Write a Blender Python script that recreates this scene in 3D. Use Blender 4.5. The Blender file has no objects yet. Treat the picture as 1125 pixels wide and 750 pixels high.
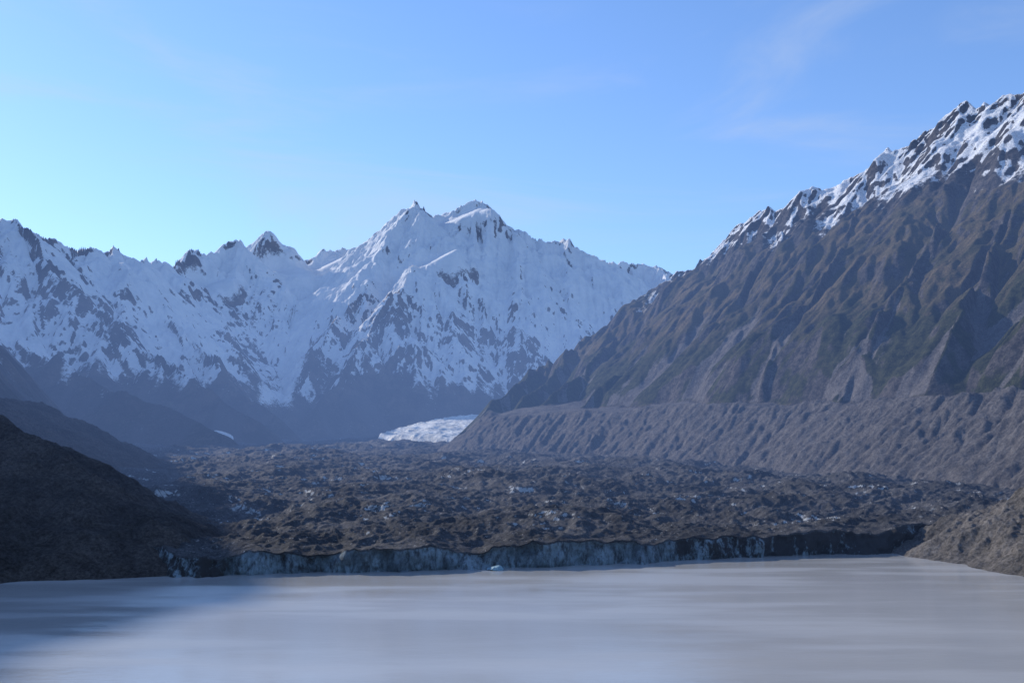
import bpy, math, time
import numpy as np
T0=time.time()
# 1 Blender unit = 100 m.  Camera stands 190 m above the lake, looking up the valley (+Y).
EYE=1.9
def sv(b,e,d):
    """surveyed point: bearing / elevation reading, distance -> world position"""
    return ((b-562.5)/1094.0*d, d, EYE+(490.0-e)/1094.0*d)
def line(*pts): return [sv(*p) for p in pts]

# ------------------------------------------------------------------ noise
rng=np.random.RandomState(7)
N=1024
PERM=rng.permutation(N); PERM=np.concatenate([PERM,PERM]).astype(np.int64)
ANG=rng.rand(N)*2*np.pi; GX=np.cos(ANG).astype(np.float32); GY=np.sin(ANG).astype(np.float32)
R1=rng.rand(N).astype(np.float32); R2=rng.rand(N).astype(np.float32)
def perlin(x,y,seed=0):
    xf=np.floor(x); yf=np.floor(y)
    xi=(xf.astype(np.int64)+seed*37)&(N-1); yi=(yf.astype(np.int64)+seed*91)&(N-1)
    fx=(x-xf).astype(np.float32); fy=(y-yf).astype(np.float32)
    u=fx*fx*fx*(fx*(fx*6-15)+10); v=fy*fy*fy*(fy*(fy*6-15)+10)
    def g(ix,iy,dx,dy):
        h=PERM[PERM[ix&(N-1)]+(iy&(N-1))]
        return GX[h]*dx+GY[h]*dy
    a=g(xi,yi,fx,fy); b=g(xi+1,yi,fx-1,fy); c=g(xi,yi+1,fx,fy-1); d=g(xi+1,yi+1,fx-1,fy-1)
    return (a+(b-a)*u+((c+(d-c)*u)-(a+(b-a)*u))*v)*1.4
def fbm(x,y,o=5,seed=0,gain=.5):
    s=0;a=1;f=1;t=0
    for i in range(o):
        s=s+a*perlin(x*f,y*f,seed+i); t+=a; a*=gain; f*=2.03
    return s/t
def ridged(x,y,o=5,seed=0,gain=.5):
    s=0;a=1;f=1;t=0;w=1.0
    for i in range(o):
        n=1-np.abs(perlin(x*f,y*f,seed+i)); n=n*n*w
        s=s+a*n; t+=a; w=np.clip(n*1.6,0,1); a*=gain; f*=2.07
    return s/t
def gully(x,y,dx,dy):
    xi=np.floor(x); yi=np.floor(y); fx=x-xi; fy=y-yi
    xi=xi.astype(np.int64); yi=yi.astype(np.int64)
    va=0;ddx=0;ddy=0;wt=0
    for i in (-2,-1,0,1):
        for j in (-2,-1,0,1):
            h=PERM[PERM[(xi-i)&(N-1)]+((yi-j)&(N-1))]
            px=fx+i-R1[h]*.5; py=fy+j-R2[h]*.5
            w=np.exp(-(px*px+py*py)*2.0); m=(px*dx+py*dy)*6.2832
            wt=wt+w; va=va+np.cos(m)*w; s=-np.sin(m)*w; ddx=ddx+s*dx; ddy=ddy+s*dy
    return va/wt, ddx/wt, ddy/wt
def erode(X,Y,H,sx,sy,freq,octs=4,stripes=1.0,branch=1.2,gain=.48):
    gy,gx=np.gradient(H,sy,sx)
    sl=np.sqrt(gx*gx+gy*gy)+.25
    bx=gy/sl*stripes; by=-gx/sl*stripes
    h=0;a=1.0;f=1.0;dx=0;dy=0;t=0
    for o in range(octs):
        v,ex,ey=gully(X*freq*f,Y*freq*f,bx+dy*branch,by-dx*branch)
        h=h+v*a; dx=dx+ex*a; dy=dy+ey*a; t+=a; a*=gain; f*=2.0
    return h/t*np.clip(sl*1.6-.5,0,1.2)
def sstep(a,b,x):
    t=np.clip((x-a)/(b-a),0,1); return t*t*(3-2*t)
def soften(H,w=1.0):
    P=np.pad(H,1,mode='edge'); Q=(P[:-2]+2*P[1:-1]+P[2:])/4; Q=(Q[:,:-2]+2*Q[:,1:-1]+Q[:,2:])/4
    return H+(Q-H)*w

def ridge_field(X,Y,ridges):
    H=np.full(X.shape,-50.,np.float32)
    for pts,k in ridges:
        for (x0,y0,z0),(x1,y1,z1) in zip(pts[:-1],pts[1:]):
            vx=x1-x0; vy=y1-y0; L=vx*vx+vy*vy+1e-9
            t=np.clip(((X-x0)*vx+(Y-y0)*vy)/L,0,1)
            d=np.sqrt((X-x0-t*vx)**2+(Y-y0-t*vy)**2)
            np.maximum(H,z0+(z1-z0)*t-k*d,out=H)
    return H
def edge_dist(X,Y,pts):
    """signed distance to a polyline, positive on its right-hand side"""
    best=np.full(X.shape,1e9,np.float32); sg=np.ones(X.shape,np.float32)
    for (x0,y0),(x1,y1) in zip(pts[:-1],pts[1:]):
        vx=x1-x0; vy=y1-y0; L=vx*vx+vy*vy
        t=np.clip(((X-x0)*vx+(Y-y0)*vy)/L,0,1)
        d=np.sqrt((X-x0-t*vx)**2+(Y-y0-t*vy)**2)
        c=(Y-y0)*vx-(X-x0)*vy
        m=d<best-1e-5
        best=np.where(m,d,best); sg=np.where(m,np.where(c<0,1.,-1.),sg)
    return best*sg

# ------------------------------------------------------------------ mesh helper
def grid_object(name,X,Y,Z,attrs,mat):
    r,c=X.shape
    co=np.stack([X,Y,Z],-1).reshape(-1,3).astype(np.float32)
    idx=np.arange(r*c).reshape(r,c)
    q=np.stack([idx[:-1,:-1],idx[:-1,1:],idx[1:,1:],idx[1:,:-1]],-1).reshape(-1,4).astype(np.int32)
    me=bpy.data.meshes.new(name)
    me.vertices.add(len(co)); me.vertices.foreach_set('co',co.ravel())
    me.loops.add(q.size); me.loops.foreach_set('vertex_index',q.ravel())
    me.polygons.add(len(q)); me.polygons.foreach_set('loop_start',np.arange(0,q.size,4,dtype=np.int32))
    me.update(calc_edges=True)
    me.polygons.foreach_set('use_smooth',np.ones(len(q),dtype=bool))
    for k,v in attrs.items():
        a=me.attributes.new(k,'FLOAT','POINT'); a.data.foreach_set('value',np.ascontiguousarray(v,dtype=np.float32).ravel())
    me.update()
    ob=bpy.data.objects.new(name,me); bpy.context.scene.collection.objects.link(ob)
    me.materials.append(mat)
    return ob

# ------------------------------------------------------------------ node helpers
class NB:
    def __init__(s,mat):
        mat.use_nodes=True; s.t=mat.node_tree; s.t.nodes.clear()
        s.out=s.t.nodes.new('ShaderNodeOutputMaterial')
        s.tc=s.t.nodes.new('ShaderNodeTexCoord').outputs['Object']
    def n(s,ty,**kw):
        nd=s.t.nodes.new(ty)
        for k,v in kw.items(): setattr(nd,k,v)
        return nd
    def link(s,a,b): s.t.links.new(a,b)
    def put(s,sock,v):
        if isinstance(v,bpy.types.NodeSocket): s.link(v,sock)
        else: sock.default_value=v
    def attr(s,name): return s.n('ShaderNodeAttribute',attribute_name=name).outputs['Fac']
    def noise(s,scale,detail=6,rough=.6,stretch=None,dist=0.):
        v=s.tc
        if stretch:
            m=s.n('ShaderNodeMapping'); s.link(v,m.inputs[0]); m.inputs['Scale'].default_value=stretch; v=m.outputs[0]
        nd=s.n('ShaderNodeTexNoise'); s.link(v,nd.inputs['Vector'])
        nd.inputs['Scale'].default_value=scale; nd.inputs['Detail'].default_value=detail
        nd.inputs['Roughness'].default_value=rough; nd.inputs['Distortion'].default_value=dist
        return nd.outputs['Fac']
    def math(s,op,a,b=0.,c=0.):
        nd=s.n('ShaderNodeMath',operation=op); s.put(nd.inputs[0],a); s.put(nd.inputs[1],b); s.put(nd.inputs[2],c); return nd.outputs[0]
    def ramp(s,v,a,b,lo=0.,hi=1.):
        nd=s.n('ShaderNodeMapRange',interpolation_type='SMOOTHSTEP'); s.put(nd.inputs['Value'],v)
        nd.inputs['From Min'].default_value=a; nd.inputs['From Max'].default_value=b
        nd.inputs['To Min'].default_value=lo; nd.inputs['To Max'].default_value=hi
        return nd.outputs[0]
    def mix(s,f,a,b):
        nd=s.n('ShaderNodeMix',data_type='RGBA'); s.put(nd.inputs[0],f)
        for i,v in ((6,a),(7,b)):
            if isinstance(v,tuple): nd.inputs[i].default_value=(*v,1)
            else: s.link(v,nd.inputs[i])
        return nd.outputs[2]
    def mul(s,a,f):
        nd=s.n('ShaderNodeVectorMath',operation='SCALE'); s.link(a,nd.inputs[0]); s.put(nd.inputs['Scale'],f); return nd.outputs[0]
    def bump(s,h,dist,strength=1.,prev=None):
        nd=s.n('ShaderNodeBump'); s.link(h,nd.inputs['Height']); nd.inputs['Distance'].default_value=dist; nd.inputs['Strength'].default_value=strength
        if prev is not None: s.link(prev,nd.inputs['Normal'])
        return nd.outputs[0]
    def finish(s,col,normal=None,rough=.95,spec=.1):
        p=s.n('ShaderNodeBsdfPrincipled'); s.put(p.inputs['Base Color'],col); s.put(p.inputs['Roughness'],rough)
        p.inputs['Specular IOR Level'].default_value=spec
        if normal is not None: s.link(normal,p.inputs['Normal'])
        s.link(p.outputs[0],s.out.inputs['Surface']); return p

def mat_far():
    m=bpy.data.materials.new('snow_and_rock'); b=NB(m)
    n1=b.noise(.5,8,.65); n2=b.noise(3.0,6,.75)
    rock=b.mix(b.ramp(n1,.35,.65),(.055,.048,.046),(.14,.112,.094))
    rock=b.mix(b.math('MULTIPLY',b.attr('veg'),b.ramp(n2,.3,.6)),rock,(.05,.047,.035))
    rock=b.mix(b.attr('scree'),rock,(.10,.09,.09))
    sn=b.math('ADD',b.attr('snow'),b.math('MULTIPLY_ADD',n2,1.1,-.55))
    sn=b.math('ADD',sn,b.math('MULTIPLY_ADD',n1,.5,-.25))
    sf=b.ramp(sn,.26,.52)
    col=b.mix(sf,rock,b.mix(b.ramp(n1,.3,.7),(.60,.63,.67),(.72,.74,.77)))
    bh=b.math('MULTIPLY',n2,b.math('MULTIPLY_ADD',sf,-.55,1.))
    nr=b.bump(bh,.28,.9)
    b.finish(col,nr,.9,.15); return m
def mat_right():
    m=bpy.data.materials.new('alpine_slope'); b=NB(m)
    n1=b.noise(.55,7,.62); n2=b.noise(3.2,7,.72); n4=b.noise(14,4,.7)
    rock=b.mix(b.ramp(n2,.35,.65),(.034,.032,.033),(.112,.101,.096))
    grass=b.mix(b.ramp(n1,.35,.65),(.054,.053,.030),(.125,.098,.062))
    bush=b.mix(b.ramp(n2,.4,.6),(.020,.025,.012),(.052,.056,.029))
    scree=b.mix(b.ramp(n2,.3,.7),(.085,.080,.081),(.158,.150,.150))
    v=b.math('ADD',b.attr('veg'),b.math('MULTIPLY_ADD',n2,1.3,-.65))
    v=b.math('ADD',v,b.math('MULTIPLY_ADD',n1,.8,-.4))
    col=b.mix(b.ramp(v,.38,.7),rock,grass)
    bu=b.math('ADD',b.attr('bush'),b.math('MULTIPLY_ADD',n1,1.4,-.7))
    bu=b.math('ADD',bu,b.math('MULTIPLY_ADD',n2,.5,-.25))
    col=b.mix(b.ramp(bu,.38,.6),col,bush)
    sc=b.math('ADD',b.attr('scree'),b.math('MULTIPLY_ADD',n2,.6,-.3))
    col=b.mix(b.ramp(sc,.35,.65),col,scree)
    sn=b.math('ADD',b.attr('snow'),b.math('MULTIPLY_ADD',n2,1.5,-.75))
    sn=b.math('ADD',sn,b.math('MULTIPLY_ADD',n1,.6,-.3))
    sf=b.ramp(sn,.42,.68)
    col=b.mix(sf,col,(.76,.78,.82))
    col=b.mul(col,b.ramp(n4,.3,.7,.65,1.3))
    nr=b.bump(n2,.18,.95); nr=b.bump(n4,.045,.9,nr)
    b.finish(col,nr,.95,.08); return m
def mat_debris():
    m=bpy.data.materials.new('debris_covered_ice'); b=NB(m)
    n1=b.noise(.45,5,.6); n2=b.noise(6,7,.75); n3=b.noise(28,4,.8); n5=b.noise(14,3,.6)
    col=b.mix(b.ramp(n1,.35,.65),(.043,.044,.048),(.093,.092,.097))
    col=b.mul(col,b.ramp(n2,.25,.75,.55,1.45))
    col=b.mul(col,b.ramp(n3,.3,.7,.6,1.4))
    col=b.mix(b.ramp(n5,.64,.70),col,(.27,.265,.26))
    pat=b.noise(.9,4,.6)
    ex=b.math('ADD',b.attr('exposed'),b.math('MULTIPLY_ADD',pat,2.0,-1.0))
    ex=b.math('ADD',ex,b.math('MULTIPLY_ADD',n2,.6,-.3))
    col=b.mix(b.ramp(ex,.70,.84),col,(.44,.46,.47))
    st=b.noise(1.0,7,.7,(1.8,1.2,1.6)); st2=b.noise(1.,5,.75,(13,8,4.5))
    ice=b.mix(b.ramp(st,.36,.62),(.09,.115,.13),(.27,.345,.39))
    ice=b.mix(b.ramp(st2,.40,.68),ice,(.065,.073,.08))
    dirt=b.math('ADD',b.math('MULTIPLY_ADD',st,-2.0,1.0),b.attr('dirt'))
    dirt=b.math('ADD',dirt,b.math('MULTIPLY_ADD',st2,1.2,-.6))
    ice=b.mix(b.ramp(dirt,.22,.52),ice,(.045,.043,.043))
    col=b.mix(b.attr('cliff'),col,ice)
    nr=b.bump(n2,.07,.95); nr=b.bump(n3,.018,.9,nr)
    b.finish(col,nr,.9,.15); return m
def mat_rubble(name,c1,c2,sc=5.,bd=.05):
    m=bpy.data.materials.new(name); b=NB(m)
    n1=b.noise(.8,6,.6); n2=b.noise(sc,7,.75); n3=b.noise(sc*4,4,.8)
    col=b.mix(b.ramp(n1,.35,.65),c1,c2)
    col=b.mul(col,b.ramp(n2,.25,.75,.6,1.4)); col=b.mul(col,b.ramp(n3,.3,.7,.65,1.35))
    nr=b.bump(n2,bd,.9); nr=b.bump(n3,bd*.3,.9,nr)
    b.finish(col,nr,.95,.08); return m
def mat_lake():
    m=bpy.data.materials.new('silty_glacial_water'); b=NB(m)
    w=b.noise(1.,5,.55,(.16,.55,1.)); w2=b.noise(1.,4,.5,(.30,1.4,1.))
    col=b.mix(b.ramp(w,.35,.65),(.375,.375,.365),(.445,.445,.435))
    rp=b.noise(9.,4,.6,(.7,1.6,1.)); rp2=b.noise(40.,3,.6,(.7,1.4,1.))
    nr=b.bump(rp,.006,.20); nr=b.bump(rp2,.0015,.4,nr)
    ro=b.ramp(b.math('MULTIPLY_ADD',w2,.5,b.math('MULTIPLY',w,.5)),.42,.58,.02,.25)
    p=b.finish(col,nr,ro,.5); p.inputs['IOR'].default_value=1.33; return m
def mat_ice(name,c1,c2):
    m=bpy.data.materials.new(name); b=NB(m)
    n1=b.noise(.7,6,.7,(1.6,.5,1.)); n2=b.noise(4,5,.7)
    col=b.mix(b.ramp(n1,.4,.62),c1,c2); nr=b.bump(n2,.15,.8)
    b.finish(col,nr,.6,.3); return m

zg=lambda Y: .335+.0304*(np.maximum(Y,15)-15)

# ------------------------------------------------------------------ far range + left wall
far_ridges=[
 (line((-100,215,86),(-30,245,88),(0,253,90),(15,247,90),(30,257,91),(50,268,93),(75,276,95),(97,268,96),(110,278,98),(122,268,99),(135,281,101),(160,288,106),(190,294,112),(210,283,116),(235,275,120),(260,270,122),(272,277,124),(298,262,128),(312,272,130),(330,275,132),(348,285,134),(365,276,136),(400,274,138),(415,263,136),(430,251,134),(445,239,132),(457,225,130),(468,232,130),(480,238,131),(500,229,132),(525,223,133),(540,232,133),(555,244,132),(580,255,131),(600,262,130),(620,270,130),(640,277,129),(655,283,129),(670,289,130),(685,299,132)),.85),
 (line((680,298,138),(695,291,140),(722,293,140),(737,303,138),(760,320,135),(900,380,130)),.8),
 (line((457,225,130),(440,262,124),(425,300,118),(380,345,110),(345,385,102),(325,430,95),(318,458,91)),.95),
 (line((525,223,133),(495,258,125),(478,272,120),(455,300,115),(430,335,108),(405,370,103),(380,410,97),(350,448,92)),.95),
 (line((555,244,132),(545,300,123),(530,350,116),(500,400,109),(470,440,104)),.95),
 (line((600,262,130),(610,310,123),(600,360,117),(580,400,111),(560,430,108)),.95),
 (line((655,283,129),(670,330,122),(670,370,117),(640,410,112)),.95),
 (line((430,335,108),(460,370,104),(470,405,101)),1.0),
 (line((478,272,120),(520,320,117),(530,350,116)),1.0),
 (line((15,247,90),(60,300,86),(110,345,83),(170,395,80),(240,440,77),(285,464,76)),.9),
 (line((122,268,99),(160,330,95),(210,380,90),(255,425,86),(300,458,83)),.9),
 (line((298,262,128),(290,300,122),(275,335,116),(262,372,110)),1.),
 (line((235,275,120),(225,315,114),(235,355,108)),1.),
 (line((-150,190,85),(-80,310,80),(0,378,74),(80,408,70),(160,442,66),(250,480,62)),.80),
 (line((-100,215,86),(-150,190,85))+[(-57,78,26),(-52,66,24.5),(-47,55,24.3),(-44,45,24.3),(-42,34,22.8),(-41,25,21.6),(-40,12,20),(-40,-15,18),(-40,-40,16)],1.0),
 ([(-47,55,22.),(-39,54,9),(-34,53,4.5),(-29,52,2)],1.0),
 ([(-42,32,21),(-33,31,8),(-27,30,3)],.9),
]
# snowy shelves and domes: centre, radii, slope in x, slope in y
shelves=[(sv(509,237,129.5),3.6,2.2,.42,.34),(sv(484,282,118.5),2.8,2.0,.50,.34),(sv(372,285,132),3.8,2.6,.45,.34),
         (sv(233,312,114),2.4,1.6,.45,.36),(sv(310,300,124),4,2,.1,.5)]
# bare rock buttresses
buttress=[(sv(270,345,113),4.5,4.5),(sv(410,372,103),4.5,5.5),(sv(370,400,99),4,4),(sv(30,335,84),5,3),(sv(530,400,109),6,3),(sv(215,330,113),2.5,3)]
def far_height(X,Y,sx,sy,detail=True):
    wx=X+fbm(X*.12,Y*.12,3,3)*1.3; wy=Y+fbm(X*.12,Y*.12,3,11)*1.3
    H=ridge_field(wx,wy,far_ridges)
    H=np.maximum(H,-2)
    rel=np.clip((H-3)/6,0,1)
    e=erode(X,Y,H,sx,sy,.15,5,1.0,.9,.50)
    rl=ridged(X*.14,Y*.14,4,20)-.45
    H=H+rel*(e*1.45+rl*1.2)
    e2=X*0
    if detail:
        e2=erode(X,Y,H,sx,sy,.55,4,.9,.8,.55); H=H+rel*e2*.42
        H=H+rel*(ridged(X*.9,Y*.9,4,40)-.4)*.14
        H=soften(H,.3)
    sh=X*0
    for (cx,cy,cz),rx,ry,sx_,sy_ in shelves:
        u=(X-cx+fbm(X*.3,Y*.3,2,70)*1.2)/rx; v=(Y-cy+fbm(X*.3,Y*.3,2,73)*1.2)/ry; d=np.sqrt(u*u+v*v)
        w=sstep(1.7,.5,d); pl=cz+sx_*(X-cx)+sy_*(Y-cy)-.12*d*d
        H=H+(pl-H)*w; sh=np.maximum(sh,w)
    fl=zg(Y)-.4+fbm(X*.2,Y*.2,4,5)*.25
    k=.8; d=np.clip(.5+.5*(H-fl)/k,0,1); H=fl+(H-fl)*d+k*d*(1-d)*.5   # smooth foot
    return H,e,e2,sh
def far_obj(name,x0,x1,y0,y1,st,mat,detail=True):
    xs=np.arange(x0,x1+st/2,st,dtype=np.float32); ys=np.arange(y0,y1+st/2,st,dtype=np.float32)
    X,Y=np.meshgrid(xs,ys); H,e,e2,sh=far_height(X,Y,st,st,detail)
    gy,gx=np.gradient(H,st,st); nz=1/np.sqrt(1+gx*gx+gy*gy)
    n=fbm(X*.16,Y*.16,4,60)
    q=np.percentile(nz[(H>9)],[4,28])
    hi=np.clip((H-11)/14,0,1)
    alt=sstep(5.3,11.0,H+n*4.0)
    steep=sstep(q[0]-.02,q[1]+.04,nz+hi*.16-.05+.2*n)
    bt=X*0
    for (cx,cy,cz),rx,ry in buttress:
        bt=np.maximum(bt,sstep(1.4,.5,np.hypot((X-cx)/rx,(Y-cy)/ry)+n*.6))
    snow=alt*(.16+.8*steep)-np.clip(e2,-.3,1)*.55*(1-.45*hi)-np.clip(e,0,1)*.18*(1-.5*hi)-.34*bt
    snow=np.maximum(snow,sh*1.3)
    pts=line((350,300,128),(330,360,112),(318,400,100),(300,440,90),(290,452,86))
    d=np.abs(edge_dist(X,Y,[(p[0],p[1]) for p in pts]))
    snow=np.maximum(snow,sstep(2.2,.6,d+n*2)*.6*sstep(4.0,6.5,H+n*2))
    for pp in ([(-25.2,72.6),(-23.2,73.4),(-21.0,73.9)],[(-26,80),(-23,79.5)]):
        d=np.abs(edge_dist(X,Y,pp)); snow=np.maximum(snow,sstep(.42,.15,d)*1.2)
    veg=sstep(9,5,H+n*2)*sstep(.55,.75,nz); scree=sstep(8,5,H+n)*sstep(.2,-.3,e)*.6
    return grid_object(name,X,Y,H,dict(snow=snow,veg=veg,scree=scree),mat)
MF=mat_far()
far_obj('snowy_mountain_range',-78,40,48,144,.115,MF)
far_obj('shaded_mountain_flank',-78,-12,-44,48,.5,MF,False)
print('far',time.time()-T0)

# ------------------------------------------------------------------ right mountain with lateral moraine
edge=[(15,-5),(14,8),(12.9,20),(12.3,28),(11,33),(8.9,41),(3.6,50),(-3.6,58),(-4.6,61),(-3.6,65),(1,74),(8,84),(16,96)]
right_ridges=[
 ([(44,10,17),(40,25,19),(37,38,21),(33.5,48,22.5)]+line((1230,45,52),(1170,70,53),(1125,90,54),(1110,98,55),(1100,110,55.5),(1080,115,56),(1060,126,57),(1040,138,58),(1020,151,58.5),(1000,166,59),(975,178,60),(950,193,61),(930,204,62),(905,207,63),(880,220,65),(850,236,67),(820,251,69),(800,266,70),(770,287,71),(740,303,72),(710,324,73),(680,344,73.5),(640,366,74),(600,388,73),(575,406,71),(548,427,68),(525,447,65),(508,466,62.5)),.90),
 (line((905,207,63),(860,262,60),(820,320,57),(780,375,55),(735,430,54)),.95),
 (line((820,251,69),(790,300,66),(750,350,63),(700,400,60),(650,436,58)),.95),
 (line((1000,166,59),(960,225,55),(915,290,51),(870,350,48),(835,400,46),(810,435,45)),.95),
 (line((1125,90,54),(1080,180,50),(1040,240,47),(990,310,44),(940,370,42),(900,425,40)),.95),
 (line((1170,70,53),(1160,170,47),(1110,260,43),(1060,340,39),(1010,400,36),(975,432,34)),.95),
 (line((1230,45,52),(1250,170,43),(1200,270,38),(1140,350,34),(1090,415,31)),.95),
 ([(33.5,48,22.5),(28,40,16),(23,32,9.5),(19,27,4.5)],.95),
 ([(37,38,21),(31,28,14),(24,20,6),(21,18,3.5)],.95),
 (line((710,324,73),(680,370,69),(640,410,65),(600,440,62)),.95),
 (line((640,366,74),(600,415,68),(570,440,64)),.95),
]
def right_obj():
    st=.072
    xs=np.arange(-6,45,st,dtype=np.float32); ys=np.arange(-4,86,st*1.05,dtype=np.float32); sy=st*1.05
    X,Y=np.meshgrid(xs,ys)
    wx=X+fbm(X*.16,Y*.16,3,103)*.9; wy=Y+fbm(X*.16,Y*.16,3,111)*.9
    M=ridge_field(wx,wy,right_ridges)
    M=np.maximum(M,-2)
    rel=sstep(3,9,M)
    e=erode(X,Y,M,st,sy,.21,6,1.0,.85,.52)
    M=M+(.25+.75*rel)*e*1.3*sstep(2,6,M)+rel*(ridged(X*.17,Y*.17,3,120)-.45)*.9
    e2=erode(X,Y,M,st,sy,.85,3,.9,.8,.5)
    M=M+rel*e2*.25
    M=M+rel*(ridged(X*1.2,Y*1.2,5,140)-.4)*(.06+.09*sstep(12,18,M))
    M=soften(M)
    u=edge_dist(X+fbm(X*.35,Y*.35,3,150)*.6,Y,edge)
    trim=.12+.5*sstep(0,9,X)
    M=M-np.clip(6.3+fbm(X*.3,Y*.3,2,155)*2-u,0,20)*trim
    top=2.85+fbm(X*.22,Y*.22,3,160)*.6+.45*sstep(40,26,Y)-.5*sstep(48,60,Y)
    g=zg(Y)
    uu=np.clip(u,-3,30)
    uc=top/.84
    past=np.clip(uu-uc,0,40)
    mo=g-.25+np.where(uu<uc,uu*.84,top-np.minimum(past*.3,.2)+past*.14)
    em=erode(X+fbm(X*.8,Y*.8,2,158)*.5,Y,g+uu*.8,st,sy,.75,4,1.15,.7,.62)
    onwall=sstep(-.3,.6,u)*sstep(uc+.3,uc-.3,u)
    mod=.6+.5*sstep(-.3,.3,fbm(X*.3,Y*.3,2,159))
    mo=mo+onwall*(em*.33*mod+(ridged(X*2.,Y*2.,5,170,.6)-.4)*.12)+fbm(X*.9,Y*.9,5,180)*.10
    k=.35; d=np.clip(.5+.5*(M-mo)/k,0,1); H=mo+(M-mo)*d+k*d*(1-d)*.5
    H=np.where(u<-1.2,-3,H)
    gy,gx=np.gradient(H,sy,st); nz=1/np.sqrt(1+gx*gx+gy*gy)
    n=fbm(X*.35,Y*.35,4,190); ismt=sstep(-.3,.4,M-mo)
    q=np.percentile(nz[(M>12)],[10,52])
    snow=sstep(12.6,18.2,H+n*4.+sstep(64,71,Y)*2.0)*(.12+.95*sstep(q[0],q[1],nz+.12*n))*ismt
    veg=sstep(16.5,12,H+n*2)*sstep(q[0]-.05,q[1],nz)*ismt
    bush=ismt*sstep(12.5,4.5,H+n*3)*.76*sstep(.35,.6,nz)
    gl=sstep(.12,-.3,e+n*.3)
    scree=np.maximum(1-ismt,gl*sstep(13,6,H)*ismt*.95)
    bench=sstep(uc+.1,uc+.6,u)*(1-ismt)
    bush=np.maximum(bush,bench*.4*sstep(0,6,X))
    scree=np.where(bench>.5,np.maximum(scree-.3,0),scree)
    return grid_object('alpine_mountain_slope',X,Y,H,dict(snow=snow,veg=veg,bush=bush,scree=scree),mat_right())
right_obj()
print('right',time.time()-T0)

# ------------------------------------------------------------------ debris-covered glacier with terminal ice cliff
def glacier_obj():
    nc,nr,ncl=1150,1000,26
    s=np.linspace(-1,1,nc,dtype=np.float32)
    fx=[-16,-8,-6.2,-5.0,-2.2,.5,2,2.75,4,5.5,7.3,10,14]; fy=[19,17.5,15.8,14.74,15.07,15.75,16.2,16.7,17.1,17.6,18.2,18.6,19]
    xf=s*13.5-1.0
    front=np.interp(xf,fx,fy)+fbm(xf*.8,xf*0+3,4,200)*.30+fbm(xf*4,xf*0+8,3,210)*.06
    slump=sstep(.05,.35,fbm(xf*.55,xf*0+5,3,205))
    def surf(X,Y,fr):
        d=Y-fr
        a=.45+.55*sstep(0,1.6,d)
        wx=X+fbm(X*.6,Y*.6,3,215)*.6; wy=Y+fbm(X*.6,Y*.6,3,217)*.6
        va=.7+.7*fbm(X*.12,Y*.12,2,219)
        h=zg(Y)+a*(fbm(X*.42,Y*.3,3,220)*.36+(ridged(wx*.5,wy*.42,7,230,.54)-.42)*.38*va+fbm(X*.15,Y*.08,3,236)*.40)
        h=h+(ridged(X*2.4,Y*2.4,5,240)-.4)*.07*(.5+a)
        return h-.1*sstep(1.2,0,d)*slump
    t=np.linspace(0,1,nr,dtype=np.float32)
    ratio=(96/15.)
    Y=np.zeros((nr,nc),np.float32); X=np.zeros((nr,nc),np.float32)
    for i,tt in enumerate(t):
        y0=front+ (15*ratio**tt-15)*((96-front)/81.)
        Y[i]=y0
        w=13.5+(y0-15)/81.*36
        X[i]=s*w-1.0-(y0-15)/81.*9
    Z=surf(X,Y,front[None,:])
    top=Z[0]; 
    cx=np.zeros((ncl,nc),np.float32); cy=cx.copy(); cz=cx.copy()
    for j in range(ncl):
        f=j/float(ncl)
        z=-.12+(top+.12)*f
        cz[j]=z; cx[j]=X[0]
        cy[j]=front-(.10+.40*slump)*(1-f)+ (fbm(xf*2.2,z*2.0+5,5,250)*.26+(ridged(xf*4,z*1.5,3,260)-.4)*.14)*min(1,(1-f)*6)
    X2=np.vstack([cx,X]); Y2=np.vstack([cy,Y]); Z2=np.vstack([cz,Z])
    cliff=np.zeros_like(X2); cliff[:ncl-1]=1
    dirt=(np.interp(xf,[-14,-5,-4.3,-3.2,-2.2,0,2.2,2.9,3.8,7,12],[.9,.45,.05,.2,-.1,.05,-.1,.3,.5,.65,.9])+slump*.3)[None,:]+X2*0
    gz=np.gradient(Z,axis=0)/np.maximum(np.gradient(Y,axis=0),1e-4); gxx=np.gradient(Z,axis=1)/np.maximum(np.gradient(X,axis=1),1e-4)
    sl=np.sqrt(gz*gz+gxx*gxx)
    ex=np.vstack([cx*0,sstep(.38,.75,sl)*sstep(.0,.4,gz)*.62])
    return grid_object('debris_covered_glacier',X2,Y2,Z2,dict(cliff=cliff,dirt=dirt,exposed=ex),mat_debris())
glacier_obj()

def simple_hill(name,ridges,x0,x1,y0,y1,st,mat,seed,rough=1.,warp=.3,fine=.015):
    xs=np.arange(x0,x1,st,dtype=np.float32); ys=np.arange(y0,y1,st,dtype=np.float32); X,Y=np.meshgrid(xs,ys)
    H=ridge_field(X+fbm(X*.7,Y*.7,3,seed)*warp,Y+fbm(X*.7,Y*.7,3,seed+5)*warp,ridges)
    H=np.maximum(H,-.6)
    m=sstep(-.3,.4,H)
    e=erode(X,Y,H,st,st,.9,4,1.,.7)
    H=H+m*rough*(e*.08+(ridged(X*.9,Y*.9,6,seed+9)-.4)*.14)+m*fine*(fbm(X*5,Y*5,4,seed+20,.65)+ridged(X*3,Y*3,5,seed+30))
    return grid_object(name,X,Y,H,{},mat)
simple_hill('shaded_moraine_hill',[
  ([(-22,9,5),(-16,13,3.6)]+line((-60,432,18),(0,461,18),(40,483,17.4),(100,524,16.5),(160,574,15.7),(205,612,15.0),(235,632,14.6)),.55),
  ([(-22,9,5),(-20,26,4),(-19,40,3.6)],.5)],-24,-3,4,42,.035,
  mat_rubble('shade_toned_moraine',(.046,.041,.039),(.078,.066,.060)),300,1.3,.3,.03)  # rubble colour darkened to carry part of the hill's shade
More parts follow.
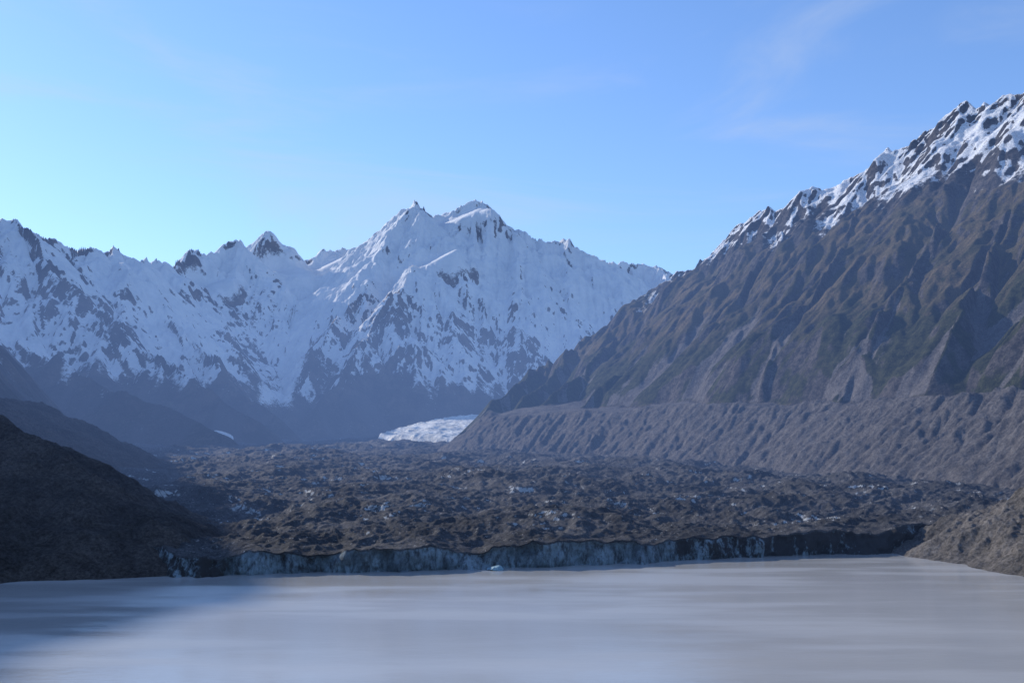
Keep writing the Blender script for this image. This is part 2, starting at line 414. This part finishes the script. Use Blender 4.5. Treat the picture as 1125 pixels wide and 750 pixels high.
simple_hill('rocky_headland',[
  (line((1420,490,14),(1250,512,16),(1150,534,17),(1100,548,17.6),(1060,566,18),(1030,590,18.4),(1008,606,18.4)),.55),
  (line((1150,534,17),(1160,570,16.2),(1125,605,15.8)),.6),
  (line((1250,512,16),(1300,600,13),(1350,640,11)),.5)],6.4,16,8,22,.022,
  mat_rubble('moraine_rock',(.088,.083,.080),(.145,.134,.126)),340,1.4,.35,.07)

# bare white ice of the upper glacier
def upper_ice():
    L=line((405,479,74),(432,469,82),(468,460,92),(515,453,100),(600,443,110),(700,428,122))
    Rr=line((505,484,70),(545,480,76),(600,474,84),(670,464,94),(760,452,104),(860,440,114))
    nt,ns=300,160; t=np.linspace(0,1,nt); k=np.linspace(0,1,len(L))
    Lp=np.stack([np.interp(t,k,[p[i] for p in L]) for i in range(3)],-1); Rp=np.stack([np.interp(t,k,[p[i] for p in Rr]) for i in range(3)],-1)
    s=np.linspace(0,1,ns)[None,:,None]; P=Lp[:,None,:]*(1-s)+Rp[:,None,:]*s
    X=P[...,0];Y=P[...,1];Z=P[...,2]+np.sin(np.pi*s[...,0])*.25+(ridged(X*.6,Y*.5,4,400)-.4)*.25-.1
    Z=Z-1.2*(1-sstep(0,.06,s[...,0]))-1.0*(1-sstep(0,.05,t))[:,None]
    grid_object('white_ice_glacier',X,Y,Z,{},mat_ice('bare_glacier_ice',(.5,.52,.52),(.80,.82,.82)))
upper_ice()

# lake + ground sheets
def sheet(name,x0,x1,y0,y1,z,mat,n=2):
    X,Y=np.meshgrid(np.linspace(x0,x1,n),np.linspace(y0,y1,n)); return grid_object(name,X,Y,X*0+z,{},mat)
sheet('lake_water',-60,40,-60,24,0,mat_lake(),40)
sheet('valley_ground',-600,600,-600,600,-1.0,mat_rubble('ground_rubble',(.12,.11,.10),(.16,.14,.13),1.),4)

# small iceberg at the foot of the cliff
import bmesh
def berg(x,y,sx,sy,sz,seed,mat):
    bm=bmesh.new(); bmesh.ops.create_icosphere(bm,subdivisions=4,radius=1)
    r=np.random.RandomState(seed); pl=[(lambda v:v/np.linalg.norm(v))(r.randn(3)) for _ in range(14)]; ds=r.uniform(.55,.9,14)
    for v in bm.verts:
        p=np.array(v.co)
        for nn,dd in zip(pl,ds):
            q=p@nn
            if q>dd: p=p-nn*(q-dd)
        p=p*np.array([sx,sy,sz]); v.co=(p[0]+x,p[1]+y,p[2]+sz*.25)
    me=bpy.data.meshes.new('iceberg'); bm.to_mesh(me); bm.free(); me.materials.append(mat)
    ob=bpy.data.objects.new('iceberg',me); bpy.context.scene.collection.objects.link(ob)
MI=mat_ice('blue_iceberg_ice',(.25,.40,.47),(.42,.55,.6))
berg(-.25,15.3,.16,.10,.06,1,MI)

# ------------------------------------------------------------------ haze filling the upper valley (uniform volume, airlight put in as its own emission)
bpy.ops.mesh.primitive_cube_add(size=1); hz=bpy.context.object; hz.name='glowing_haze'
hz.scale=(520,170,15.5); hz.location=(0,14+85,6.2)
hm=bpy.data.materials.new('self_lit_air'); hm.use_nodes=True; t=hm.node_tree; t.nodes.clear()
o=t.nodes.new('ShaderNodeOutputMaterial'); ab=t.nodes.new('ShaderNodeVolumeAbsorption'); em=t.nodes.new('ShaderNodeEmission'); ad=t.nodes.new('ShaderNodeAddShader')
ab.inputs['Color'].default_value=(.45,.28,.0,1); ab.inputs['Density'].default_value=.0054
em.inputs['Color'].default_value=(.24,.43,1.0,1); em.inputs['Strength'].default_value=.0041
t.links.new(ab.outputs[0],ad.inputs[0]); t.links.new(em.outputs[0],ad.inputs[1]); t.links.new(ad.outputs[0],o.inputs['Volume'])
hz.data.materials.append(hm)

# ------------------------------------------------------------------ light
AZ,EL=-53.,26.    # sun to the left, ahead
sun=bpy.data.lights.new('sun','SUN'); sun.energy=5.0; sun.angle=math.radians(.5); sun.color=(1,.95,.88)
so=bpy.data.objects.new('sun',sun); bpy.context.scene.collection.objects.link(so)
from mathutils import Vector
sd=Vector((math.sin(math.radians(AZ))*math.cos(math.radians(EL)),math.cos(math.radians(AZ))*math.cos(math.radians(EL)),math.sin(math.radians(EL))))
so.rotation_euler=sd.to_track_quat('Z','Y').to_euler(); so.location=sd*60
w=bpy.data.worlds.new('World'); bpy.context.scene.world=w; w.use_nodes=True; t=w.node_tree; t.nodes.clear()
wo=t.nodes.new('ShaderNodeOutputWorld'); bg=t.nodes.new('ShaderNodeBackground'); sky=t.nodes.new('ShaderNodeTexSky')
sky.sky_type='NISHITA'; sky.sun_disc=False; sky.sun_elevation=math.radians(EL); sky.sun_rotation=math.radians(AZ)
sky.altitude=900; sky.air_density=1.0; sky.dust_density=.25; sky.ozone_density=2.5
tc=t.nodes.new('ShaderNodeTexCoord'); mp=t.nodes.new('ShaderNodeMapping'); mp.inputs['Scale'].default_value=(1.0,1.0,5.5); mp.inputs['Rotation'].default_value=(0,math.radians(14),0); mp.inputs['Location'].default_value=(2.9,1.5,.9)
nz=t.nodes.new('ShaderNodeTexNoise'); nz.inputs['Scale'].default_value=2.4; nz.inputs['Detail'].default_value=8; nz.inputs['Roughness'].default_value=.56; nz.inputs['Distortion'].default_value=.8
mr=t.nodes.new('ShaderNodeMapRange'); mr.interpolation_type='SMOOTHSTEP'; mr.inputs['From Min'].default_value=.44; mr.inputs['From Max'].default_value=.76; mr.inputs['To Max'].default_value=.42
gn=t.nodes.new('ShaderNodeMix'); gn.data_type='RGBA'; gn.blend_type='MULTIPLY'; gn.inputs[0].default_value=1; gn.inputs[7].default_value=(1.18,1.40,1.75,1)
mx=t.nodes.new('ShaderNodeMix'); mx.data_type='RGBA'; mx.inputs[7].default_value=(4.5,5.2,6.4,1)
t.links.new(tc.outputs['Generated'],mp.inputs[0]); t.links.new(mp.outputs[0],nz.inputs['Vector']); t.links.new(nz.outputs['Fac'],mr.inputs['Value'])
t.links.new(mr.outputs[0],mx.inputs[0]); t.links.new(sky.outputs[0],gn.inputs[6]); t.links.new(gn.outputs[2],mx.inputs[6]); t.links.new(mx.outputs[2],bg.inputs[0]); t.links.new(bg.outputs[0],wo.inputs[0])
bg.inputs[1].default_value=.13

# ------------------------------------------------------------------ camera
cam=bpy.data.cameras.new('camera'); co=bpy.data.objects.new('camera',cam); bpy.context.scene.collection.objects.link(co)
co.location=(0,0,EYE); co.rotation_euler=(math.radians(90),0,0); cam.lens=35; cam.sensor_width=36; cam.shift_y=(490-375)/1125.; cam.clip_start=.05; cam.clip_end=2000
bpy.context.scene.camera=co
sc=bpy.context.scene; sc.view_settings.view_transform='Standard'; sc.view_settings.look='None'; sc.view_settings.exposure=0
print('done',time.time()-T0)
